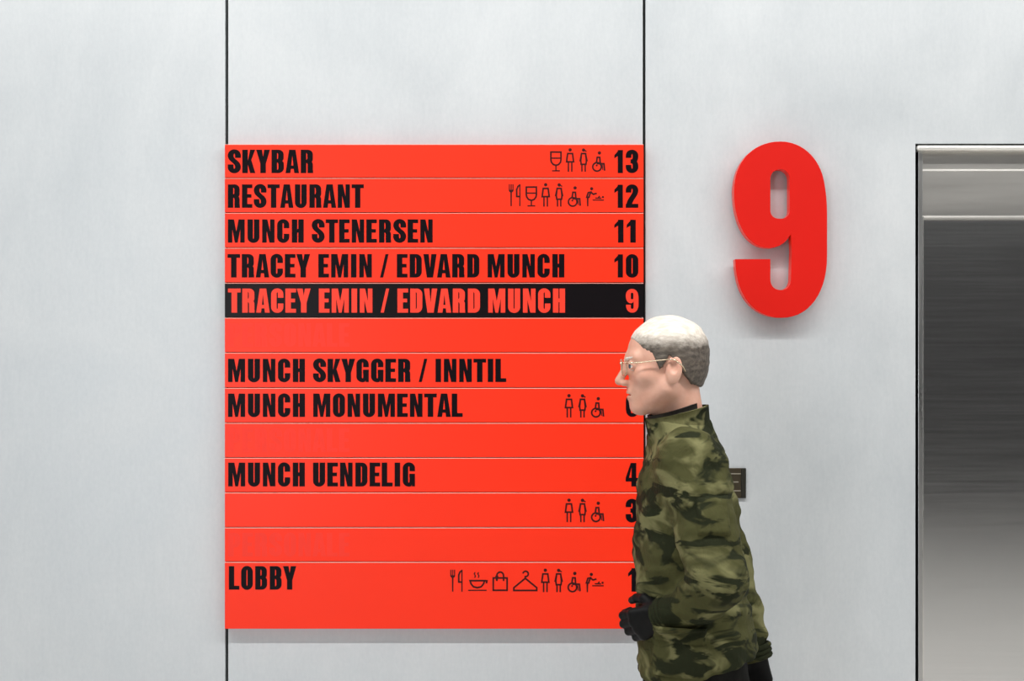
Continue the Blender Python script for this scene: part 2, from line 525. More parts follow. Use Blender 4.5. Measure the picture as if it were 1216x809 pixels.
def lettering(name, text, px0, px1, pyt, pyb, mat, parent, y, thick=0.0006, label=None):
    cur, flats, first, right = 0.0, [], True, 0
    glyphs = []
    prev = None
    for ch in text:
        if ch == ' ':
            cur += 35; prev = None; continue
        w, ops = glyph(ch)
        if prev is not None: cur += sbear(prev) + sbear(ch) + 1.0
        glyphs.append((cur, ops)); cur += w; right = cur; prev = ch
    sx = (px1 - px0) / right; sy = (pyb - pyt) / 100.0
    for x0, ops in glyphs:
        flats.append(csg([(s, [((x + x0), yy) for x, yy in p]) for s, p in ops], 1e-4))
    k = sc_at(y)
    v, f = solid(flats, y, y + thick, lambda x: (px0 + x * sx - 608) * k, lambda z: CAM_Z - ((pyb - z * sy) - 404.5) * k)
    o = mesh_obj(name, v, f, mat, parent)
    if label: o['label'] = label
    return o

# ------------------------------------------------------------------ pictograms, in photo pixels relative to (x, y down)
LW = 1.95
def pic_glass(): return plus(stroke([(-6, -11), (6, -11), (6, -2)] + arc(0, -1, 6, 6.5, 0, 180, 10)[0:0] + [(5.4, 1), (3.2, 3.8), (0, 4.8), (-3.2, 3.8), (-5.4, 1), (-6, -2)], LW, closed=True)) + \
    plus([rect(-6, -4.6, 6, -3.0), rect(-0.8, 4.6, 0.8, 11.4), rect(-4.6, 10.6, 4.6, 12.0)])
def pic_man(): return plus([circ(0, -14, 2.0)]) + plus(stroke([(-2.9, -9.6), (2.9, -9.6), (4.2, 0.2), (-4.2, 0.2)], LW, closed=True)) + \
    plus([rect(-2.9, 0, -1.2, 12), rect(1.2, 0, 2.9, 12)])
def pic_woman(): return plus([circ(0, -13.8, 2.0), [(1.2, -14.2), (3.9, -12.6), (3.4, -11.4), (0.8, -12.6)]]) + \
    plus(stroke([(-2.4, -9.6), (2.4, -9.6), (3.4, -1.0), (2.8, 3.2), (-2.8, 3.2), (-3.4, -1.0)], LW, closed=True)) + \
    plus([[(-2.2, -8), (-3.6, -8), (-5.2, -0.4), (-3.2, -0.2)], [(2.2, -8), (3.6, -8), (5.2, -0.4), (3.2, -0.2)], rect(-2.8, 3, -1.1, 12), rect(1.1, 3, 2.8, 12)])
def pic_wheelchair(): return plus([circ(1.6, -10.4, 2.0)]) + plus(stroke([(-2.0, 1.8), (-1.0, -5.2), (2.0, -5.2), (2.6, 2.0)], LW)) + \
    plus(stroke(arc(-1.2, 6.2, 5.1, 5.1, 0, 342, 19), LW, closed=True)) + plus([circ(-1.6, 4.6, 1.1)]) + \
    plus(stroke([(-1.6, 2.4), (7.0, 2.4), (7.8, 10.8)], LW)) + plus(stroke([(5.0, 3), (5.6, 10)], 1.0))
def pic_changer(): return plus([circ(-3.6, -9.4, 1.9)]) + plus(stroke([(-7.6, -4.8), (-4.8, -5.4), (-6.8, 0.8), (-9.4, 0.6)], LW, closed=True)) + \
    plus([[(-9.4, 0.8), (-7.2, 0.8), (-7.6, 11.6), (-9.0, 11.6)]]) + plus(stroke([(-4.8, -5.4), (-1.6, -2.8), (2.4, -4.0)], LW)) + \
    plus([rect(-2.6, 3.4, 11, 4.7), rect(0.6, 1.0, 8, 2.4), circ(9.8, 0.5, 1.3), [(3.4, 1.2), (5.4, -1.2), (6.6, -0.6), (5.6, 1.2)]])
def pic_fork(): return plus([rect(-2.8, -14.5, -1.6, -7), rect(-0.6, -14.5, 0.6, -6), rect(1.6, -14.5, 2.8, -7),
    [(-2.8, -8), (2.8, -8), (2.6, -6.2), (0.9, -4.8), (0.75, 11.5), (-0.75, 11.5), (-0.9, -4.8), (-2.6, -6.2)]])
def pic_knife(): return plus(stroke([(1.6, -13.8), (-0.6, -12), (-2.2, -8.5), (-2.2, 0), (1.6, 0)], LW)) + plus([rect(0.9, -14.5, 2.3, 11.5)])
def pic_cup(): return plus(stroke([(-8.6, -2.2), (8.6, -2.2), (7.4, 1.6), (4.6, 5.0), (0, 6.2), (-4.6, 5.0), (-7.4, 1.6)], LW, closed=True)) + \
    plus(stroke([(8.4, -2.2), (11.4, -2.0), (10.8, 1.0)], LW)) + plus([rect(-10.8, 8.6, 11, 9.9)]) + \
    plus(stroke([(-2.6, -12.2), (-3.6, -10.4), (-2.2, -7.6), (-3.2, -5.6)], 1.3)) + plus(stroke([(1.6, -12.2), (0.6, -10.4), (2.0, -7.6), (1.0, -5.6)], 1.3))
def pic_bag(): return plus(stroke([(-8.2, -6), (8.2, -6), (8.2, 8.6), (-8.2, 8.6)], LW, closed=True)) + \
    plus(stroke([(-4, -2.4), (-4, -8.6)] + arc(0, -8.6, 4, 4.4, 180, 360, 10) + [(4, -2.4)], LW))
def pic_hanger(): return plus(stroke([(0, -6.0), (13.6, 5.2), (13.6, 8.4), (-13.6, 8.4), (-13.6, 5.2)], LW, closed=True)) + \
    plus(stroke([(0, -6), (0, -8.0)] + arc(0.4, -11.2, 3.2, 3.2, 80, -170, 12), LW))

PICS = {'wine_glass': pic_glass, 'man': pic_man, 'woman': pic_woman, 'wheelchair': pic_wheelchair, 'baby_changing': pic_changer,
        'fork': pic_fork, 'knife': pic_knife, 'cup': pic_cup, 'bag': pic_bag, 'coat_hanger': pic_hanger}

def pictogram(kind, px, py, parent, y, thick=0.0006):
    flats = [csg([(s, [(a, -b) for a, b in p]) for s, p in PICS[kind]()], 1e-4)]
    k = sc_at(y)
    v, f = solid(flats, y, y + thick, lambda x: (px + x - 608) * k, lambda z: CAM_Z - ((py - z) - 404.5) * k)
    return mesh_obj(kind + '_pictogram', v, f, M_ICON, parent)

# ------------------------------------------------------------------ room shell
XL, XR, YF, ZC = -7.0, 7.0, -8.6, 4.26
fl = box('floor', XL, XR, YF, 0.6, -0.12, 0.0, M_FLOOR); tag(fl, 'pale polished floor of the lift lobby', 'floor', kind='structure')
ce = box('ceiling', XL, XR, YF, 0.6, ZC, ZC + 0.12, M_CEIL); tag(ce, 'grey ceiling above the lift lobby', 'ceiling', kind='structure')
wl = box('wall_left', XL - 0.12, XL, YF, 0.6, 0, ZC, M_SIDE); tag(wl, 'plain grey side wall far to the left', 'wall', kind='structure')
wr = box('wall_right', XR, XR + 0.12, YF, 0.6, 0, ZC, M_SIDE); tag(wr, 'plain grey side wall far to the right', 'wall', kind='structure')
wf = box('wall_front', XL, XR, YF - 0.12, YF, 0, ZC, M_REAR); tag(wf, 'dark charcoal wall opposite the lift', 'wall', kind='structure')

tr = box('reflector_1', XL, XR, YF, YF + 0.04, 3.0, ZC, M_SIDE); tag(tr, 'unseen pale band added above the opposite wall for the header reflection', 'reflector', kind='structure')  # added behind the camera to lighten what the steel header reflects
wb = empty('wall_back', (0, 0, 0))
tag(wb, 'pale brushed metal wall of tall panels with narrow black joints', 'wall', kind='structure')
k0 = sc_at(0)
def X0(px): return (px - 608.0) * k0
def Z0(py): return CAM_Z - (py - 404.5) * k0
TH = 0.025
GX1, GX2, GX3, GX4 = X0(267.4), X0(270.9), X0(763.3), X0(766.6)
DX0, DX1, DZ = X0(1087), X0(1087) + 1.34, Z0(170.6)
box('cladding_panel', XL, GX1, 0, TH, 0, ZC, M_WALL, wb, bevel=0.0008)
box('cladding_panel', GX2, GX3, 0, TH, 0, ZC, M_WALL, wb, bevel=0.0008)
v = [(GX4, 0), (DX0, 0), (DX0, DZ), (DX1, DZ), (DX1, 0), (XR, 0), (XR, ZC), (GX4, ZC)]
vv, ff = solid([csg([(1, v)])], 0, TH, lambda x: x, lambda z: z)
mesh_obj('cladding_panel', vv, ff, M_WALL, wb)
vv, ff = solid([csg([(1, [(XL, 0), (DX0 - 0.012, 0), (DX0 - 0.012, DZ + 0.012), (DX1 + 0.012, DZ + 0.012), (DX1 + 0.012, 0), (XR, 0), (XR, ZC), (XL, ZC)])])], TH + 0.001, 0.30, lambda x: x, lambda z: z)
mesh_obj('joint_backing', vv, ff, M_BLACKGAP, wb)

# ------------------------------------------------------------------ lift doorway
dr = empty('door_1', ((DX0 + DX1) / 2, 0.1, 0))
tag(dr, 'stainless steel lift door with steel header, right of the red numeral', 'door', kind='structure')
RH, RD = 0.050, 0.090                                           # depth of the header and of the leaves behind the wall face
GAP = 0.0052
zt = Z0(172.0)                                                  # top of the lining
xl = DX0 + GAP
# lining: soffit (seen from below), jambs
nose = box('head_trim', xl, DX1 - GAP, 0.001, 0.045, Z0(178.6), zt, M_NOSE, dr, bevel=0.0075)
nose.modifiers['edge'].segments = 5
kh = sc_at(RH)
zh_groove0 = CAM_Z - (203.0 - 404.5) * kh
zh_groove1 = CAM_Z - (201.2 - 404.5) * kh
zh_bot = CAM_Z - (257.3 - 404.5) * kh
xj = (1096.0 - 608) * kh
xl2 = (1089.2 - 608) * kh
box('jamb', xl2, xj - 0.0042, RH - 0.012, 0.16, 0, Z0(178.0), M_JAMB, dr, bevel=0.001)
box('jamb', xj - 0.0038, xj, RH - 0.008, 0.16, 0, zh_bot, M_LIP, dr, bevel=0.001)
box('jamb', DX1 - 0.03, DX1 - GAP, RH - 0.012, 0.16, 0, Z0(178.0), M_JAMB, dr)
box('shaft_backing', DX0 - 0.012, DX1 + 0.012, 0.17, 0.19, 0, DZ + 0.012, M_BLACKGAP, dr)
hp = box('header_panel', xj - 0.003, DX1 - 0.03, RH, RH + 0.03, zh_groove1, zt, M_HEADER, dr, bevel=0.001)
box('header_panel', xj - 0.003, DX1 - 0.03, RH, RH + 0.03, zh_bot, zh_groove0, M_HEADER, dr, bevel=0.001)
box('header_groove', xj - 0.003, DX1 - 0.03, RH - 0.001, RH + 0.03, zh_groove0, zh_groove1, M_NOSE, dr)
box('header_lip', xj - 0.003, DX1 - 0.03, RH - 0.006, RD + 0.02, zh_bot - 0.0035, zh_bot + 0.002, M_NOSE, dr)
xm = (xj + DX1 - 0.03) / 2
for a, b in ((xj, xm - 0.001), (xm + 0.001, DX1 - 0.03)):
    box('door_leaf', a, b, RD, RD + 0.03, 0.01, zh_bot + 0.05, M_DOOR, dr, bevel=0.0015)
box('door_sill', xl, DX1 - GAP, 0.0, 0.16, 0.0, 0.006, M_JAMB, dr)

# ------------------------------------------------------------------ directory sign
YS = -0.036                                                     # front face of the slats
ks = sc_at(YS)
def XS(px): return (px - 608.0) * ks
def ZS(py): return CAM_Z - (py - 404.5) * ks
sign = empty('directory_sign', (XS(515.5), 0.0, ZS(747.5)))
tag(sign, 'large red floor directory of stacked slats with one black slat, on the metal wall', 'sign')
SX0, SX1 = XS(267.0), XS(764.2)
box('backing_plate', SX0 + 0.004, SX1 - 0.004, -0.008, -0.001, ZS(747.0) + 0.004, ZS(171.2) - 0.004, M_RED, sign)
ROWS = [171.0, 211.2, 252.6, 294.2, 335.8, 377.2, 418.8, 460.6, 502.2, 543.6, 585.0, 626.4, 667.4, 747.4]
TEXT = {0: ('SKYBAR', 270.6, 371.8, 177.8, 205.6, '13'), 1: ('RESTAURANT', 270.6, 432.0, 219.0, 246.8, '12'),
        2: ('MUNCH STENERSEN', 270.6, 513.8, 260.6, 288.2, '11'), 3: ('TRACEY EMIN / EDVARD MUNCH', 270.2, 670.2, 301.8, 329.6, '10'),
        4: ('TRACEY EMIN / EDVARD MUNCH', 270.8, 671.0, 342.8, 371.4, '9'), 6: ('MUNCH SKYGGER / INNTIL', 270.8, 601.2, 426.2, 453.8, '7'),
        7: ('MUNCH MONUMENTAL', 270.8, 549.4, 467.6, 495.2, '6'), 9: ('MUNCH UENDELIG', 271.0, 492.8, 549.6, 577.8, '4'),
        10: (None, 0, 0, 592.6, 620.6, '3'), 12: ('LOBBY', 271.8, 351.8, 672.6, 700.4, '1')}
NUMX = {'13': (729.6, 758.0), '12': (729.6, 758.0), '11': (729.6, 755.0), '10': (729.6, 758.0), '9': (743.2, 758.2), '7': (743.2, 758.0),
        '6': (743.2, 758.2), '4': (743.0, 758.0), '3': (743.0, 757.8), '1': (746.0, 756.0)}
WC = [('man', 0), ('woman', 16), ('wheelchair', 33.2)]
ICONS = {0: [('wine_glass', 660.2, 191.6)] + [(k, 677.0 + d, 192.0) for k, d in WC],
         1: [('fork', 607.0, 233.4), ('knife', 615.8, 233.4), ('wine_glass', 631.0, 233.2), ('man', 648.0, 233.4), ('woman', 664.0, 233.4), ('wheelchair', 681.3, 233.6), ('baby_changing', 706.2, 233.6)],
         7: [(k, 675.7 + d, 484.0) for k, d in WC], 10: [(k, 675.7 + d, 608.2) for k, d in WC],
         12: [('fork', 537.6, 691.4), ('knife', 547.0, 691.4), ('cup', 566.8, 692.0), ('bag', 594.0, 692.6), ('coat_hanger', 623.8, 693.0), ('man', 647.6, 691.4), ('woman', 663.4, 691.4),
              ('wheelchair', 681.0, 691.6), ('baby_changing', 705.8, 691.8)]}
YT = YS - 0.0006
for i in range(13):
    black = (i == 4)
    g = 0.45
    z0, z1 = ZS(ROWS[i + 1] - g), ZS(ROWS[i] + g)
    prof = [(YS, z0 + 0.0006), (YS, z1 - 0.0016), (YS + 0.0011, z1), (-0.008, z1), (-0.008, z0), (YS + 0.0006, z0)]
    n = len(prof)
    vv = [(x, a, b) for x in (SX0, SX1) for a, b in prof]
    ff = [(k, (k + 1) % n, n + (k + 1) % n, n + k)[::-1] for k in range(n)] + [tuple(range(n)), tuple(reversed(range(n, 2 * n)))]
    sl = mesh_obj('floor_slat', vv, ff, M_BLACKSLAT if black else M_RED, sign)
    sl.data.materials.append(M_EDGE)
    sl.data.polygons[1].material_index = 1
    if black: sl['label'] = 'black slat with red lettering, for the current floor'
    if i == 12: sl['label'] = 'double-height red slat at the foot of the sign'
    ink = M_REDINK if black else M_INK
    if i in TEXT:
        t, x0, x1, yt, yb, num = TEXT[i]
        if t: lettering('lettering', t, x0, x1, yt, yb, ink, sl, YT)
        nx = NUMX[num]
        lettering('floor_number', num, nx[0], nx[1], yt + (2.4 if i == 12 else 0.4), yb + (2.4 if i == 12 else 0), ink, sl, YT)
    if i in (5, 8, 11):
        lettering('lettering', 'PERSONALE', 271, 415, ROWS[i] + 6.6, ROWS[i] + 34.6, M_GHOST, sl, YS - 0.0002, 0.0002, label='faint red lettering on the red slat')
    for kind, px, py in ICONS.get(i, []):
        pictogram(kind, px, py, sl, YT)

# ------------------------------------------------------------------ big numeral
YN = -0.064
kn = sc_at(YN)
w9, ops9 = g_bowl9()
sx9, sy9 = (982.2 - 871.6) / w9, (377.6 - 168.0) / 100.0
vv, ff = solid([csg(ops9, 1e-4)], YN, YN + 0.044, lambda x: (871.6 + x * sx9 - 608) * kn, lambda z: CAM_Z - (377.6 - z * sy9 - 404.5) * kn)
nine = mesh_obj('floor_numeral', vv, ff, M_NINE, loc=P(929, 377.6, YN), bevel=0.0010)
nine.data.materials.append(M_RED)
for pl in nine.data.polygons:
    if abs(pl.normal.y) < 0.5: pl.material_index = 1  # sides coloured a brighter red to strengthen the glow on the wall
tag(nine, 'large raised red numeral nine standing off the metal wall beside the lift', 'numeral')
# stand-off pins carrying it
def cyl_vf(c0, c1, r0, r1=None, n=16):
    r1 = r0 if r1 is None else r1
    c0, c1 = Vector(c0), Vector(c1)
    d = (c1 - c0).normalized()
    a = d.orthogonal().normalized(); b = d.cross(a)
    V, F = [], []
    for c, r in ((c0, r0), (c1, r1)):
        for i in range(n):
            t = 2 * math.pi * i / n
            V.append(tuple(c + a * (r * math.cos(t)) + b * (r * math.sin(t))))
    for i in range(n):
        j = (i + 1) % n
        F.append((i, j, n + j, n + i))
    F.append(tuple(reversed(range(n)))); F.append(tuple(range(n, 2 * n)))
    return V, F
for px, py in ((892, 230), (962, 230), (895, 335), (962, 340)):
    p = P(px, py, YN)
    vv, ff = cyl_vf((p[0], YN + 0.042, p[2]), (p[0], 0.001, p[2]), 0.005)
    mesh_obj('standoff_pin', vv, ff, M_NINE, nine)

# ------------------------------------------------------------------ call panel, half behind the person
YP = -0.010
def PB(px): return (px - 608) * sc_at(YP)
def PZ(py): return CAM_Z - (py - 404.5) * sc_at(YP)
cp = empty('lift_call_panel', (PB(866), 0, PZ(592)))
tag(cp, 'small square bronze lift call panel with pale engraved lines, half hidden behind the walking person', 'control panel')
box('face_plate', PB(846.5), PB(880.0), YP, -0.0005, PZ(591.8), PZ(556.2), M_BRONZE, cp, bevel=0.0012)
box('edge_strip', PB(880.3), PB(886.0), YP, -0.0005, PZ(591.8), PZ(556.2), M_BRONZE_D, cp, bevel=0.0012)
for py, a, b in ((562.8, 852, 879.5), (572.6, 856, 877), (583.0, 852, 879.5)):
    box('engraved_line', PB(a), PB(b), YP - 0.0006, YP + 0.0002, PZ(py + 0.6), PZ(py - 0.6), M_ENGRAVE, cp)

# ------------------------------------------------------------------ signed-distance modelling and surface nets
def nets(f, lo, hi, h):
    lo = np.array(lo, float); hi = np.array(hi, float)
    n = np.ceil((hi - lo) / h).astype(int) + 1
    ax = [(lo[i] + h * np.arange(n[i])).astype(np.float32) for i in range(3)]
    X, Y, Z = np.meshgrid(*ax, indexing='ij', sparse=True)
    D = np.broadcast_to(f(X, Y, Z), tuple(n)).astype(np.float32)
    ins = D < 0
    c = np.zeros(tuple(n - 1), np.int8)
    for dx in (0, 1):
        for dy in (0, 1):
            for dz in (0, 1):
                c += ins[dx:n[0] - 1 + dx, dy:n[1] - 1 + dy, dz:n[2] - 1 + dz]
    act = (c > 0) & (c < 8)
    idx = -np.ones(act.shape, np.int64)
    cells = np.argwhere(act)
    idx[act] = np.arange(len(cells))
    acc = np.zeros((len(cells), 3)); cnt = np.zeros(len(cells))
    corners = [(a, b, d) for a in (0, 1) for b in (0, 1) for d in (0, 1)]
    for a in corners:
        for k in range(3):
            if a[k] == 1: continue
            b = list(a); b[k] = 1
            va = D[cells[:, 0] + a[0], cells[:, 1] + a[1], cells[:, 2] + a[2]]
            vb = D[cells[:, 0] + b[0], cells[:, 1] + b[1], cells[:, 2] + b[2]]
            cross = (va < 0) != (vb < 0)
            t = np.where(cross, va / np.where(cross, va - vb, 1), 0)
            p = np.zeros((len(cells), 3)) + np.array(a, float)
            p[:, k] += t
            acc[cross] += p[cross]; cnt[cross] += 1
    verts = lo + h * (cells + acc / cnt[:, None])
    quads = []
    for k in range(3):
        u, v = (k + 1) % 3, (k + 2) % 3
        sl0 = [slice(None)] * 3; sl1 = [slice(None)] * 3
        sl0[k] = slice(0, n[k] - 1); sl1[k] = slice(1, n[k])
        A, B = ins[tuple(sl0)], ins[tuple(sl1)]
        e = np.argwhere(A != B)
        e = e[(e[:, u] > 0) & (e[:, v] > 0) & (e[:, u] < n[u] - 1) & (e[:, v] < n[v] - 1)]
        s = A[e[:, 0], e[:, 1], e[:, 2]]
        def at(du, dv):
            q = e.copy(); q[:, u] -= du; q[:, v] -= dv
            return idx[q[:, 0], q[:, 1], q[:, 2]]
        q = np.stack([at(1, 1), at(0, 1), at(0, 0), at(1, 0)], 1)
        q[~s] = q[~s][:, ::-1]
        quads.append(q)
    return verts, np.concatenate(quads).tolist()

def smin(a, b, k):
    h = np.maximum(k - np.abs(a - b), 0) / k
    return np.minimum(a, b) - h * h * k * 0.25
def smax(a, b, k): return -smin(-a, -b, k)

def ell(p, c, r):
    x, y, z = p[0] - c[0], p[1] - c[1], p[2] - c[2]
    k0 = np.sqrt((x / r[0]) ** 2 + (y / r[1]) ** 2 + (z / r[2]) ** 2)
    k1 = np.sqrt((x / r[0] ** 2) ** 2 + (y / r[1] ** 2) ** 2 + (z / r[2] ** 2) ** 2) + 1e-6
    return k0 * (k0 - 1) / k1

def cone(p, a, b, ra, rb=None):
    rb = ra if rb is None else rb
    a = np.array(a, float); b = np.array(b, float)
    d = b - a; L = float(d @ d) + 1e-12
    x, y, z = p[0] - a[0], p[1] - a[1], p[2] - a[2]
    t = np.clip((x * d[0] + y * d[1] + z * d[2]) / L, 0, 1)
    return np.sqrt((x - t * d[0]) ** 2 + (y - t * d[1]) ** 2 + (z - t * d[2]) ** 2) - (ra + (rb - ra) * t)

def chain(p, pts, k=0.01):
    d = None
    for (a, ra), (b, rb) in zip(pts[:-1], pts[1:]):
        e = cone(p, a, b, ra, rb)
        d = e if d is None else smin(d, e, k)
    return d

def wob(p, freq, seed, oct=3):
    rng = np.random.RandomState(seed)
    o = 0
    for i in range(oct * 3):
        w = rng.normal(size=3); w *= freq * (0.7 + 0.9 * rng.rand()) / np.linalg.norm(w)
        o = o + np.sin(p[0] * w[0] + p[1] * w[1] + p[2] * w[2] + rng.rand() * 6.28)
    return o / math.sqrt(oct * 3)

def loft(p, secs, yc):
    """ellipse sections (z, cx, rx, ry)"""
    zs = [s[0] for s in secs]
    z = p[2]
    cx = np.interp(z, zs, [s[1] for s in secs]); rx = np.interp(z, zs, [s[2] for s in secs]); ry = np.interp(z, zs, [s[3] for s in secs])
    q = np.sqrt(((p[0] - cx) / rx) ** 2 + ((p[1] - yc) / ry) ** 2)
    d = (q - 1) * np.minimum(rx, ry)
    return np.maximum(d, np.maximum(zs[0] - z, z - zs[-1]))

# ------------------------------------------------------------------ the person, walking to the left in front of the wall
YC = -1.0
KP = sc_at(YC)
person = empty('person', (0.45, YC, 0.0))
tag(person, 'person in glasses and an olive camouflage jacket walking left past the red sign', 'person')

# head frame: f forward (-x), s towards the camera (-y), u up; eye level is u = 0
HX, HZ, TILT = 0.3690, 1.634, math.radians(3.0)
ct, st = math.cos(TILT), math.sin(TILT)
def to_head(X, Y, Z):
    f = HX - X; u = Z - HZ; s = YC - Y
    return f * ct - u * st, s, f * st + u * ct           # nose tips down a little
def from_head(f, s, u):
    F = f * ct + u * st; U = -f * st + u * ct
    return (HX - F, YC - s, HZ + U)

def head_sdf(p):
    sy = (p[0], np.abs(p[1]), p[2])
    d = ell(p, (-0.010, 0, 0.030), (0.097, 0.076, 0.083))
    d = smin(d, ell(p, (0.030, 0, -0.030), (0.056, 0.060, 0.080)), 0.03)
    d = smin(d, cone(sy, (0.004, 0.052, -0.058), (0.058, 0.018, -0.098), 0.021, 0.018), 0.03)      # jaw
    d = smin(d, ell(p, (0.068, 0, -0.101), (0.021, 0.024, 0.018)), 0.02)                           # chin
    d = smin(d, cone(sy, (0.082, 0.0, 0.018), (0.070, 0.042, 0.020), 0.012, 0.010), 0.016)         # brow
    d = smin(d, ell(sy, (0.050, 0.044, -0.026), (0.028, 0.022, 0.020)), 0.02)                      # cheekbone
    d = smin(d, ell(p, (0.070, 0, -0.064), (0.024, 0.030, 0.026)), 0.02)                           # muzzle
    d = smax(d, -ell(sy, (0.094, 0.032, -0.002), (0.020, 0.017, 0.013)), 0.012)                    # sockets
    d = smin(d, cone(p, (0.087, 0, 0.008), (0.112, 0, -0.036), 0.007, 0.0105), 0.012)              # nose
    d = smin(d, ell(sy, (0.098, 0.011, -0.042), (0.012, 0.008, 0.008)), 0.006)
    d = smax(d, -ell(sy, (0.103, 0.007, -0.049), (0.006, 0.0035, 0.004)), 0.003)
    d = smin(d, ell(p, (0.086, 0, -0.0655), (0.009, 0.022, 0.0055)), 0.006)                        # lips
    d = smin(d, ell(p, (0.085, 0, -0.0765), (0.009, 0.020, 0.0065)), 0.006)
    d = smax(d, -ell(p, (0.093, 0, -0.0705), (0.014, 0.024, 0.0018)), 0.004)
    lid = ell(sy, (0.079, 0.032, 0.001), (0.0135, 0.0155, 0.0125))                                  # upper and lower lids
    lid = smax(lid, -ell(sy, (0.092, 0.033, -0.001), (0.016, 0.016, 0.0050)), 0.002)
    d = smin(d, lid, 0.003)
    ear = ell((sy[0] * 0.97 + sy[2] * 0.2, sy[1] - 0.10 * (-0.01 - sy[0]), sy[2] * 0.97 - sy[0] * 0.2), (-0.016, 0.0765, -0.012), (0.019, 0.0085, 0.033))
    ear = smax(ear, -ell(sy, (-0.012, 0.086, -0.006), (0.010, 0.008, 0.017)), 0.004)
    d = smin(d, ear, 0.007)
    d = smin(d, cone(p, (-0.028, 0, -0.055), (-0.044, 0, -0.185), 0.051, 0.050), 0.035)            # neck
    d = smin(d, cone(p, (0.012, 0, -0.095), (-0.010, 0, -0.15), 0.020, 0.018), 0.03)               # throat
    return d

def head_f(X, Y, Z): return head_sdf(to_head(X, Y, Z))
hv, hf = nets(head_f, (0.225, YC - 0.10, 1.44), (0.50, YC + 0.10, 1.765), 0.0022)

# arms and legs: joints
SHL, ELL_, WRL = (0.410, YC - 0.170, 1.415), (0.464, YC - 0.250, 1.150), (0.372, YC - 0.150, 1.062)
SHR, ELR, WRR = (0.425, YC + 0.175, 1.415), (0.545, YC + 0.245, 1.155), (0.618, YC + 0.225, 0.905)
HPL, KNL, ANL = (0.448, YC - 0.092, 0.90), (0.505, YC - 0.092, 0.500), (0.672, YC - 0.092, 0.155)
HPR, KNR, ANR = (0.440, YC + 0.092, 0.90), (0.362, YC + 0.092, 0.500), (0.282, YC + 0.092, 0.105)
TORSO = [(0.84, 0.442, 0.088, 0.140), (0.95, 0.440, 0.095, 0.150), (1.08, 0.434, 0.112, 0.160), (1.20, 0.420, 0.096, 0.150), (1.30, 0.408, 0.084, 0.150),
         (1.38, 0.404, 0.072, 0.145), (1.44, 0.404, 0.056, 0.10), (1.50, 0.402, 0.046, 0.050)]

def body_f(X, Y, Z):
    p = (X, Y, Z)
    d = loft(p, TORSO, YC)
    for pts in ([(SHL, .044), (ELL_, .036), (WRL, .026)], [(SHR, .044), (ELR, .036), (WRR, .026)]):
        d = smin(d, chain(p, pts), 0.03)
    for pts in ([(HPL, .062), (KNL, .048), (ANL, .036)], [(HPR, .062), (KNR, .048), (ANR, .036)]):
        d = smin(d, chain(p, pts), 0.03)
    return d
bv, bf = nets(body_f, (0.15, YC - 0.36, 0.06), (0.78, YC + 0.36, 1.53), 0.012)
nb = len(bv)
body = mesh_obj('body', np.concatenate([bv, hv]), bf + [[i + nb for i in q] for q in hf], M_SKIN, person, smooth=True)

# eyes
def uv_sphere(c, r, n=16, m=10):
    V, F = [], []
    for j in range(m + 1):
        t = math.pi * j / m
        for i in range(n):
            a = 2 * math.pi * i / n
            V.append((c[0] + r * math.cos(t) * -1, c[1] + r * math.sin(t) * math.cos(a), c[2] + r * math.sin(t) * math.sin(a)))
    for j in range(m):
        for i in range(n):
            k = (i + 1) % n
            F.append((j * n + i, j * n + k, (j + 1) * n + k, (j + 1) * n + i))
    return V, F
for s in (0.032, -0.032):
    c = from_head(0.0785, s, -0.001)
    vv, ff = uv_sphere(c, 0.0118)
    ey = mesh_obj('eye', vv, ff, M_EYE, body, smooth=True)
    ey['label'] = 'eye'
    me = ey.data; me.materials.append(M_IRIS)
    for pl in me.polygons:
        if pl.index < 16 * 3: pl.material_index = 1

# hair: pale crown over darker cropped sides
def hair_zone(p):
    f, s, u = p
    line = np.interp(np.asarray(f, float), [-0.12, -0.09, -0.055, -0.03, -0.005, 0.012, 0.02, 0.035, 0.055, 0.078, 0.10],
                     [-0.062, -0.062, -0.050, -0.015, 0.022, -0.005, -0.010, 0.028, 0.040, 0.066, 0.085])
    return line - u                                              # negative above the hairline
def hair_f(X, Y, Z):
    p = to_head(X, Y, Z)
    d = ell(p, (-0.011, 0, 0.030), (0.0990, 0.0780, 0.0868))
    d = smin(d, ell(p, (-0.014, 0, -0.02), (0.086, 0.0735, 0.078)), 0.03)
    d = d + 0.0007 * wob((p[0] * 0.25, p[1] * 0.6, p[2]), 300, 3)
    return smax(d, hair_zone(p) + 0.002 * wob(p, 700, 4), 0.005)
vv, ff = nets(hair_f, (0.25, YC - 0.10, 1.53), (0.50, YC + 0.10, 1.77), 0.0020)
o = mesh_obj('hair', vv, ff, M_HAIRD, body, smooth=True); o['label'] = 'short hair, white on top and dark brown at the side and back'
# eyebrows
for sg in (1, -1):
    def brow_f(X, Y, Z):
        p = to_head(X, Y, Z)
        return cone(p, (0.0915, sg * 0.014, 0.0165), (0.079, sg * 0.044, 0.0205), 0.0042, 0.0030) + 0.0006 * wob(p, 900, 8)
    vv, ff = nets(brow_f, (0.25, YC - 0.06, 1.62), (0.32, YC + 0.06, 1.68), 0.0014)
    mesh_obj('eyebrow', vv, ff, M_HAIRW, body, smooth=True)

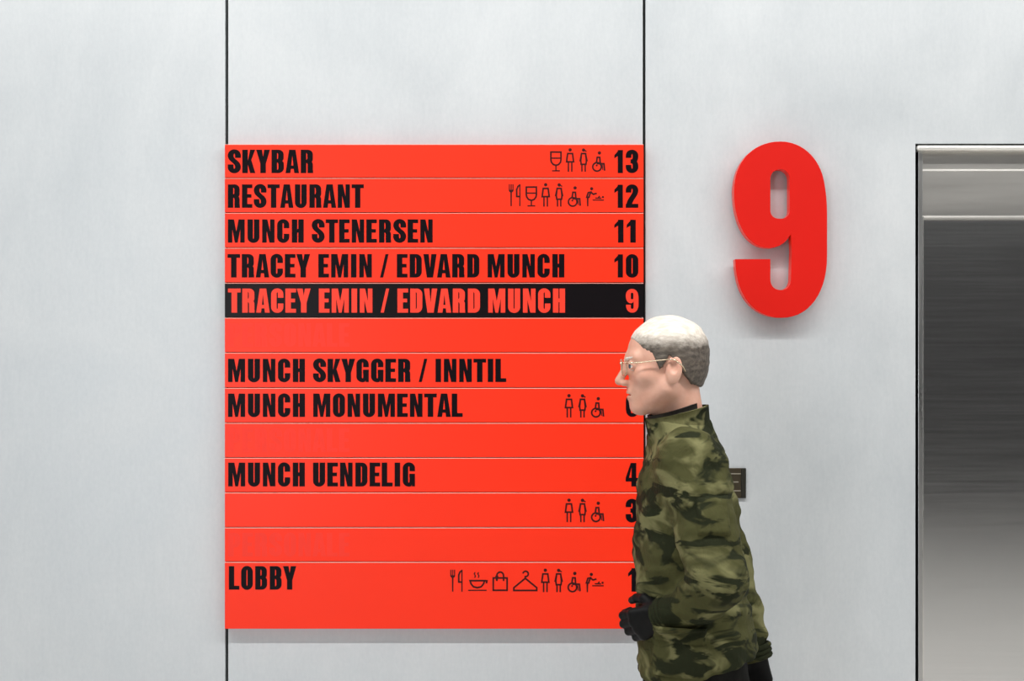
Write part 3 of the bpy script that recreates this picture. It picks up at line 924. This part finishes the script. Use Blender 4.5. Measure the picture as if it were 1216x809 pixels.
# glasses
def tube(pts, r, n=8, closed=False):
    V, F = [], []
    pts = [Vector(p) for p in pts]
    m = len(pts)
    for i, p in enumerate(pts):
        if closed: d = pts[(i + 1) % m] - pts[i - 1]
        else: d = pts[min(i + 1, m - 1)] - pts[max(i - 1, 0)]
        d.normalize()
        ref = Vector((0.13, 0.21, 1)) if abs(d.z) < 0.9 else Vector((1, 0.1, 0))
        a = d.cross(ref).normalized(); b = d.cross(a)
        for j in range(n):
            t = 2 * math.pi * j / n
            V.append(tuple(p + a * r * math.cos(t) + b * r * math.sin(t)))
    for i in range(m if closed else m - 1):
        k = (i + 1) % m
        for j in range(n):
            l = (j + 1) % n
            F.append((i * n + j, i * n + l, k * n + l, k * n + j))
    if not closed:
        F.append(tuple(reversed(range(n)))); F.append(tuple(range((m - 1) * n, m * n)))
    return V, F
parts = []
for sg in (1, -1):
    rim = []
    for i in range(28):
        a = 2 * math.pi * i / 28
        cx, cz = math.cos(a), math.sin(a)
        e = (abs(cx) ** 3 + abs(cz) ** 3) ** (-1 / 3)
        s = 0.033 + 0.0235 * cx * e; u = -0.004 + 0.0185 * cz * e
        rim.append(from_head(0.1045 - 6.0 * max(0, s - 0.02) ** 2, sg * s, u))
    parts.append(tube(rim, 0.0013, closed=True))
    parts.append(tube([from_head(0.096, sg * 0.0565, 0.007), from_head(0.090, sg * 0.066, 0.007), from_head(0.060, sg * 0.0735, 0.008), from_head(0.0, sg * 0.0835, 0.0115),
                       from_head(-0.016, sg * 0.0850, 0.010), from_head(-0.034, sg * 0.0820, -0.006), from_head(-0.040, sg * 0.0790, -0.020)], 0.0016))
parts.append(tube([from_head(0.1045, -0.0095, 0.003), from_head(0.108, -0.004, 0.007), from_head(0.108, 0.004, 0.007), from_head(0.1045, 0.0095, 0.003)], 0.0013))
vv, ff = merge(*parts)
o = mesh_obj('glasses', vv, ff, M_FRAME, person, smooth=True); o['label'] = 'thin pale metal glasses'

# jacket
JT = [(0.80, 0.450, 0.148, 0.200), (0.95, 0.444, 0.142, 0.196), (1.06, 0.436, 0.134, 0.184), (1.18, 0.422, 0.129, 0.186), (1.28, 0.413, 0.116, 0.196),
      (1.36, 0.409, 0.102, 0.196), (1.42, 0.416, 0.094, 0.160), (1.465, 0.410, 0.080, 0.100), (1.50, 0.406, 0.070, 0.074), (1.53, 0.404, 0.064, 0.068)]
def jacket_f(X, Y, Z):
    p = (X, Y, Z)
    n = 0.0050 * wob((p[0], p[1], p[2] * 1.5), 34, 11) + 0.0022 * wob((p[0], p[1], p[2] * 1.7), 85, 12)
    d = loft(p, JT, YC) + 0.0
    d = smax(d, p[2] - 1.500, 0.012)
    # gathered waist line
    d = d + 0.006 * np.exp(-((p[2] - 1.075) / 0.012) ** 2)
    # hem, higher at the back
    d = smax(d, (0.882 + 0.24 * (p[0] - 0.31)) - p[2], 0.012)
    slL = chain(p, [(SHL, .076), ((0.440, YC - 0.220, 1.26), .067), (ELL_, .064), ((0.425, YC - 0.200, 1.100), .056), ((0.380, YC - 0.158, 1.066), .047)], 0.02)
    slR = chain(p, [(SHR, .076), ((0.505, YC + 0.218, 1.26), .071), (ELR, .064), ((0.590, YC + 0.232, 1.00), .054), ((0.612, YC + 0.226, 0.925), .047)], 0.02)
    cut = lambda c, w, b: (p[0] - c[0]) * (w[0] - b[0]) + (p[1] - c[1]) * (w[1] - b[1]) + (p[2] - c[2]) * (w[2] - b[2])
    up = np.clip((p[2] - 1.20) / 0.15, 0.0, 1.0)
    k = 0.010 + 0.045 * up
    h = np.maximum(k - np.abs(d - slL), 0) / k; d = np.minimum(d, slL) - h * h * k * 0.25
    h = np.maximum(k - np.abs(d - slR), 0) / k; d = np.minimum(d, slR) - h * h * k * 0.25
    return d + n
vv, ff = nets(jacket_f, (0.22, YC - 0.37, 0.80), (0.74, YC + 0.37, 1.54), 0.0055)
jk = mesh_obj('jacket', vv, ff, M_CLOTH, person, smooth=True); jk['label'] = 'olive camouflage jacket'
# hem and cuffs as thin tubes hugging the cloth
def ring(c, ax, r, tube_r, n=28, flat=1.0):
    c = Vector(c); d = Vector(ax).normalized(); a = d.orthogonal().normalized(); b = d.cross(a)
    return tube([tuple(c + a * r * math.cos(2 * math.pi * i / n) + b * r * flat * math.sin(2 * math.pi * i / n)) for i in range(n)], tube_r, 8, True)
for (w, e) in ((WRL, ELL_), (WRR, ELR)):
    d = (Vector(w) - Vector(e)).normalized()
    c = Vector(w) + d * 0.020
    vv, ff = merge(ring(c, d, 0.040, 0.0075), ring(c + d * 0.012, d, 0.039, 0.0070), ring(c - d * 0.012, d, 0.042, 0.0075))
    mesh_obj('cuff', vv, ff, M_CLOTH, jk, smooth=True)
# collar: standing band round the neck, open at the throat
def band(center, rx, ry, z0, z1, lean, a0, a1, n=40, thick=0.006, m=5, fwd=0.0):
    V, F = [], []
    for layer in (0, 1):
        for j in range(m + 1):
            t = j / m
            for i in range(n + 1):
                a = math.radians(a0 + (a1 - a0) * i / n)
                k = 1 + lean * t + (thick / rx) * (1 if layer else 0)
                x = center[0] + rx * k * math.cos(a) + fwd * t
                y = center[1] + ry * k * math.sin(a)
                z = z0 + (z1 - z0) * t + 0.035 * (math.cos(a) * 0.5 + 0.5) * t
                V.append((x, y, z))
    w = n + 1; L = (m + 1) * w
    for layer in (0, 1):
        for j in range(m):
            for i in range(n):
                q = (layer * L + j * w + i, layer * L + j * w + i + 1, layer * L + (j + 1) * w + i + 1, layer * L + (j + 1) * w + i)
                F.append(q if layer else tuple(reversed(q)))
    for i in range(n):
        F.append((i + 1, i, L + i, L + i + 1))
        b = m * w
        F.append((b + i, b + i + 1, L + b + i + 1, L + b + i))
    for j in range(m):
        F.append((j * w, (j + 1) * w, L + (j + 1) * w, L + j * w))
        F.append(((j + 1) * w + n, j * w + n, L + j * w + n, L + (j + 1) * w + n))
    return V, F
vv, ff = band((0.408, YC), 0.069, 0.072, 1.430, 1.500, 0.03, -168, 168, fwd=-0.010)
o = mesh_obj('collar', vv, ff, M_CLOTH, jk, smooth=True)
vv, ff = band((0.402, YC), 0.057, 0.061, 1.44, 1.508, 0.0, -178, 178, fwd=-0.012)
o = mesh_obj('inner_collar', vv, ff, M_COLLAR, jk, smooth=True); o['label'] = 'dark collar of the garment under the jacket'

def patch(c, w, h, bulge, mat, name, parent, inset=0.0, flap=False):
    """a soft sewn patch lying on the camera side of the jacket: vertices dropped on to the cloth along +y"""
    nx, nz = 14, 12
    V, F = [], []
    for j in range(nz + 1):
        for i in range(nx + 1):
            x = c[0] + (i / nx - 0.5) * w; z = c[1] + (j / nz - 0.5) * h
            e = min(i, nx - i, j, nz - j)
            y = surf(x, z) - (bulge if e > 0 else -0.004)
            V.append((x, y, z))
    for j in range(nz):
        for i in range(nx):
            a = j * (nx + 1) + i
            F.append((a, a + 1, a + nx + 2, a + nx + 1))
    return mesh_obj(name, V, F, mat, parent, smooth=True)
jv = np.array([tuple(v.co) for v in jk.data.vertices]) + np.array(offset_of(person))
def surf(x, z):
    m = (np.abs(jv[:, 0] - x) < 0.012) & (np.abs(jv[:, 2] - z) < 0.012)
    return float(jv[m, 1].min()) if m.any() else YC - 0.19
patch((0.385, 0.972), 0.115, 0.115, 0.006, M_CLOTH, 'pocket', jk)
patch((0.385, 1.014), 0.122, 0.042, 0.011, M_CLOTH, 'pocket_flap', jk)
patch((0.448, 1.300), 0.075, 0.085, 0.005, M_CLOTH, 'sleeve_pocket', jk)

# trousers
def trousers_f(X, Y, Z):
    p = (X, Y, Z)
    d = ell(p, (0.446, YC, 0.90), (0.122, 0.176, 0.12))
    for a, b, c in ((HPL, KNL, ANL), (HPR, KNR, ANR)):
        d = smin(d, chain(p, [(a, .102), (b, .078), (c, .062)], 0.03), 0.04)
    d = d + 0.004 * wob((p[0], p[1], p[2] * 1.6), 40, 21)
    return d
vv, ff = nets(trousers_f, (0.16, YC - 0.24, 0.03), (0.80, YC + 0.24, 1.03), 0.008)
o = mesh_obj('trousers', vv, ff, M_TROUSER, person, smooth=True); o['label'] = 'black trousers'

# shoes
def shoe(ank, toe, heel, sole_n):
    a, t, h = Vector(ank), Vector(toe), Vector(heel)
    def f(X, Y, Z):
        p = (X, Y, Z)
        mid = h.lerp(t, 0.45)
        d = cone(p, h + Vector((0, 0, 0.012)), mid + Vector((0, 0, 0.012)), 0.036, 0.044)
        d = smin(d, cone(p, mid + Vector((0, 0, 0.010)), t + Vector((0, 0, 0.004)), 0.044, 0.032), 0.02)
        d = smin(d, cone(p, tuple(h + Vector((-0.02, 0, 0.03))), tuple(a + Vector((0, 0, 0.0))), 0.040, 0.044), 0.03)
        fl = sole_n[0] * (p[0] - sole_n[2][0]) + sole_n[1] * (p[2] - sole_n[2][1])
        return smax(d, -fl, 0.006)
    vv, ff = nets(f, (min(t.x, h.x, a.x) - 0.08, a.y - 0.07, -0.01), (max(t.x, h.x, a.x) + 0.08, a.y + 0.07, a.z + 0.06), 0.005)
    return mesh_obj('shoe', vv, ff, M_SHOE, person, smooth=True)
shoe(ANR, (0.105, YC + 0.092, 0.030), (0.305, YC + 0.092, 0.030), (0, 1, (0, 0.002)))
an = math.radians(28)
shoe(ANL, (0.535, YC - 0.092, 0.030), (0.712, YC - 0.092, 0.120), (-math.sin(an), math.cos(an), (0.535, 0.002)))

# gloved hands: palm, four bent fingers of unequal length, a thumb from the side of the palm
def hand(wrist, d, n, mirror, curl):
    d = Vector(d).normalized(); n = Vector(n); n = (n - d * n.dot(d)).normalized()
    t = n.cross(d) * mirror                                       # thumb side
    W = Vector(wrist)
    segs = []
    for off, L, kl in ((0.029, 0.92, 0.078), (0.010, 1.0, 0.083), (-0.010, 0.95, 0.080), (-0.028, 0.78, 0.073)):
        k = W + d * kl + t * off
        segs.append(('palm', W + d * 0.012 + t * off * 0.55, k, 0.0165, 0.0125))
        a = 0; p = k
        for ln, bend, r0, r1 in ((0.044 * L, curl[0], 0.0108, 0.0100), (0.028 * L, curl[1], 0.0100, 0.0092), (0.023 * L, curl[2], 0.0092, 0.0082)):
            a += math.radians(bend)
            q = p + (d * math.cos(a) + n * math.sin(a)) * ln
            segs.append(('f', p, q, r0, r1)); p = q
    b = W + d * 0.022 + t * 0.020 + n * 0.006
    m1 = b + (d * 0.55 + t * 0.62 + n * 0.45).normalized() * 0.042
    m2 = m1 + (d * 0.75 + t * 0.15 + n * 0.60).normalized() * 0.032
    m3 = m2 + (d * 0.75 - t * 0.10 + n * 0.62).normalized() * 0.025
    thumb = [(b, m1, 0.0155, 0.0125), (m1, m2, 0.0120, 0.0108), (m2, m3, 0.0108, 0.0092)]
    def f(X, Y, Z):
        p = (X, Y, Z)
        dd = cone(p, W - d * 0.03, W + d * 0.02, 0.027, 0.025)
        for kind, a, q, r0, r1 in segs:
            if kind == 'palm': dd = smin(dd, cone(p, a, q, r0, r1), 0.014)
        for i, (a, q, r0, r1) in enumerate(thumb):
            dd = smin(dd, cone(p, a, q, r0, r1), 0.010 if i == 0 else 0.004)
        fing = None
        for kind, a, q, r0, r1 in segs:
            if kind == 'f':
                dd = smin(dd, cone(p, a, q, r0, r1), 0.0035)
        return dd
    c = W + d * 0.06
    return nets(f, tuple(c - Vector((0.13, 0.13, 0.13))), tuple(c + Vector((0.13, 0.13, 0.13))), 0.0028)
vv, ff = hand((0.360, YC - 0.140, 1.056), (-0.84, 0.36, -0.40), (0.3, 0.9, 0.05), 1, (34, 48, 30))
o = mesh_obj('glove', vv, ff, M_GLOVE, person, smooth=True); o['label'] = 'black gloved hand held forward at the front of the jacket'
vv, ff = hand((0.622, YC + 0.224, 0.890), (0.12, -0.02, -1.0), (-0.25, -1.0, 0.0), -1, (18, 26, 20))
o = mesh_obj('glove', vv, ff, M_GLOVE, person, smooth=True); o['label'] = 'black gloved hand swung back behind the body'
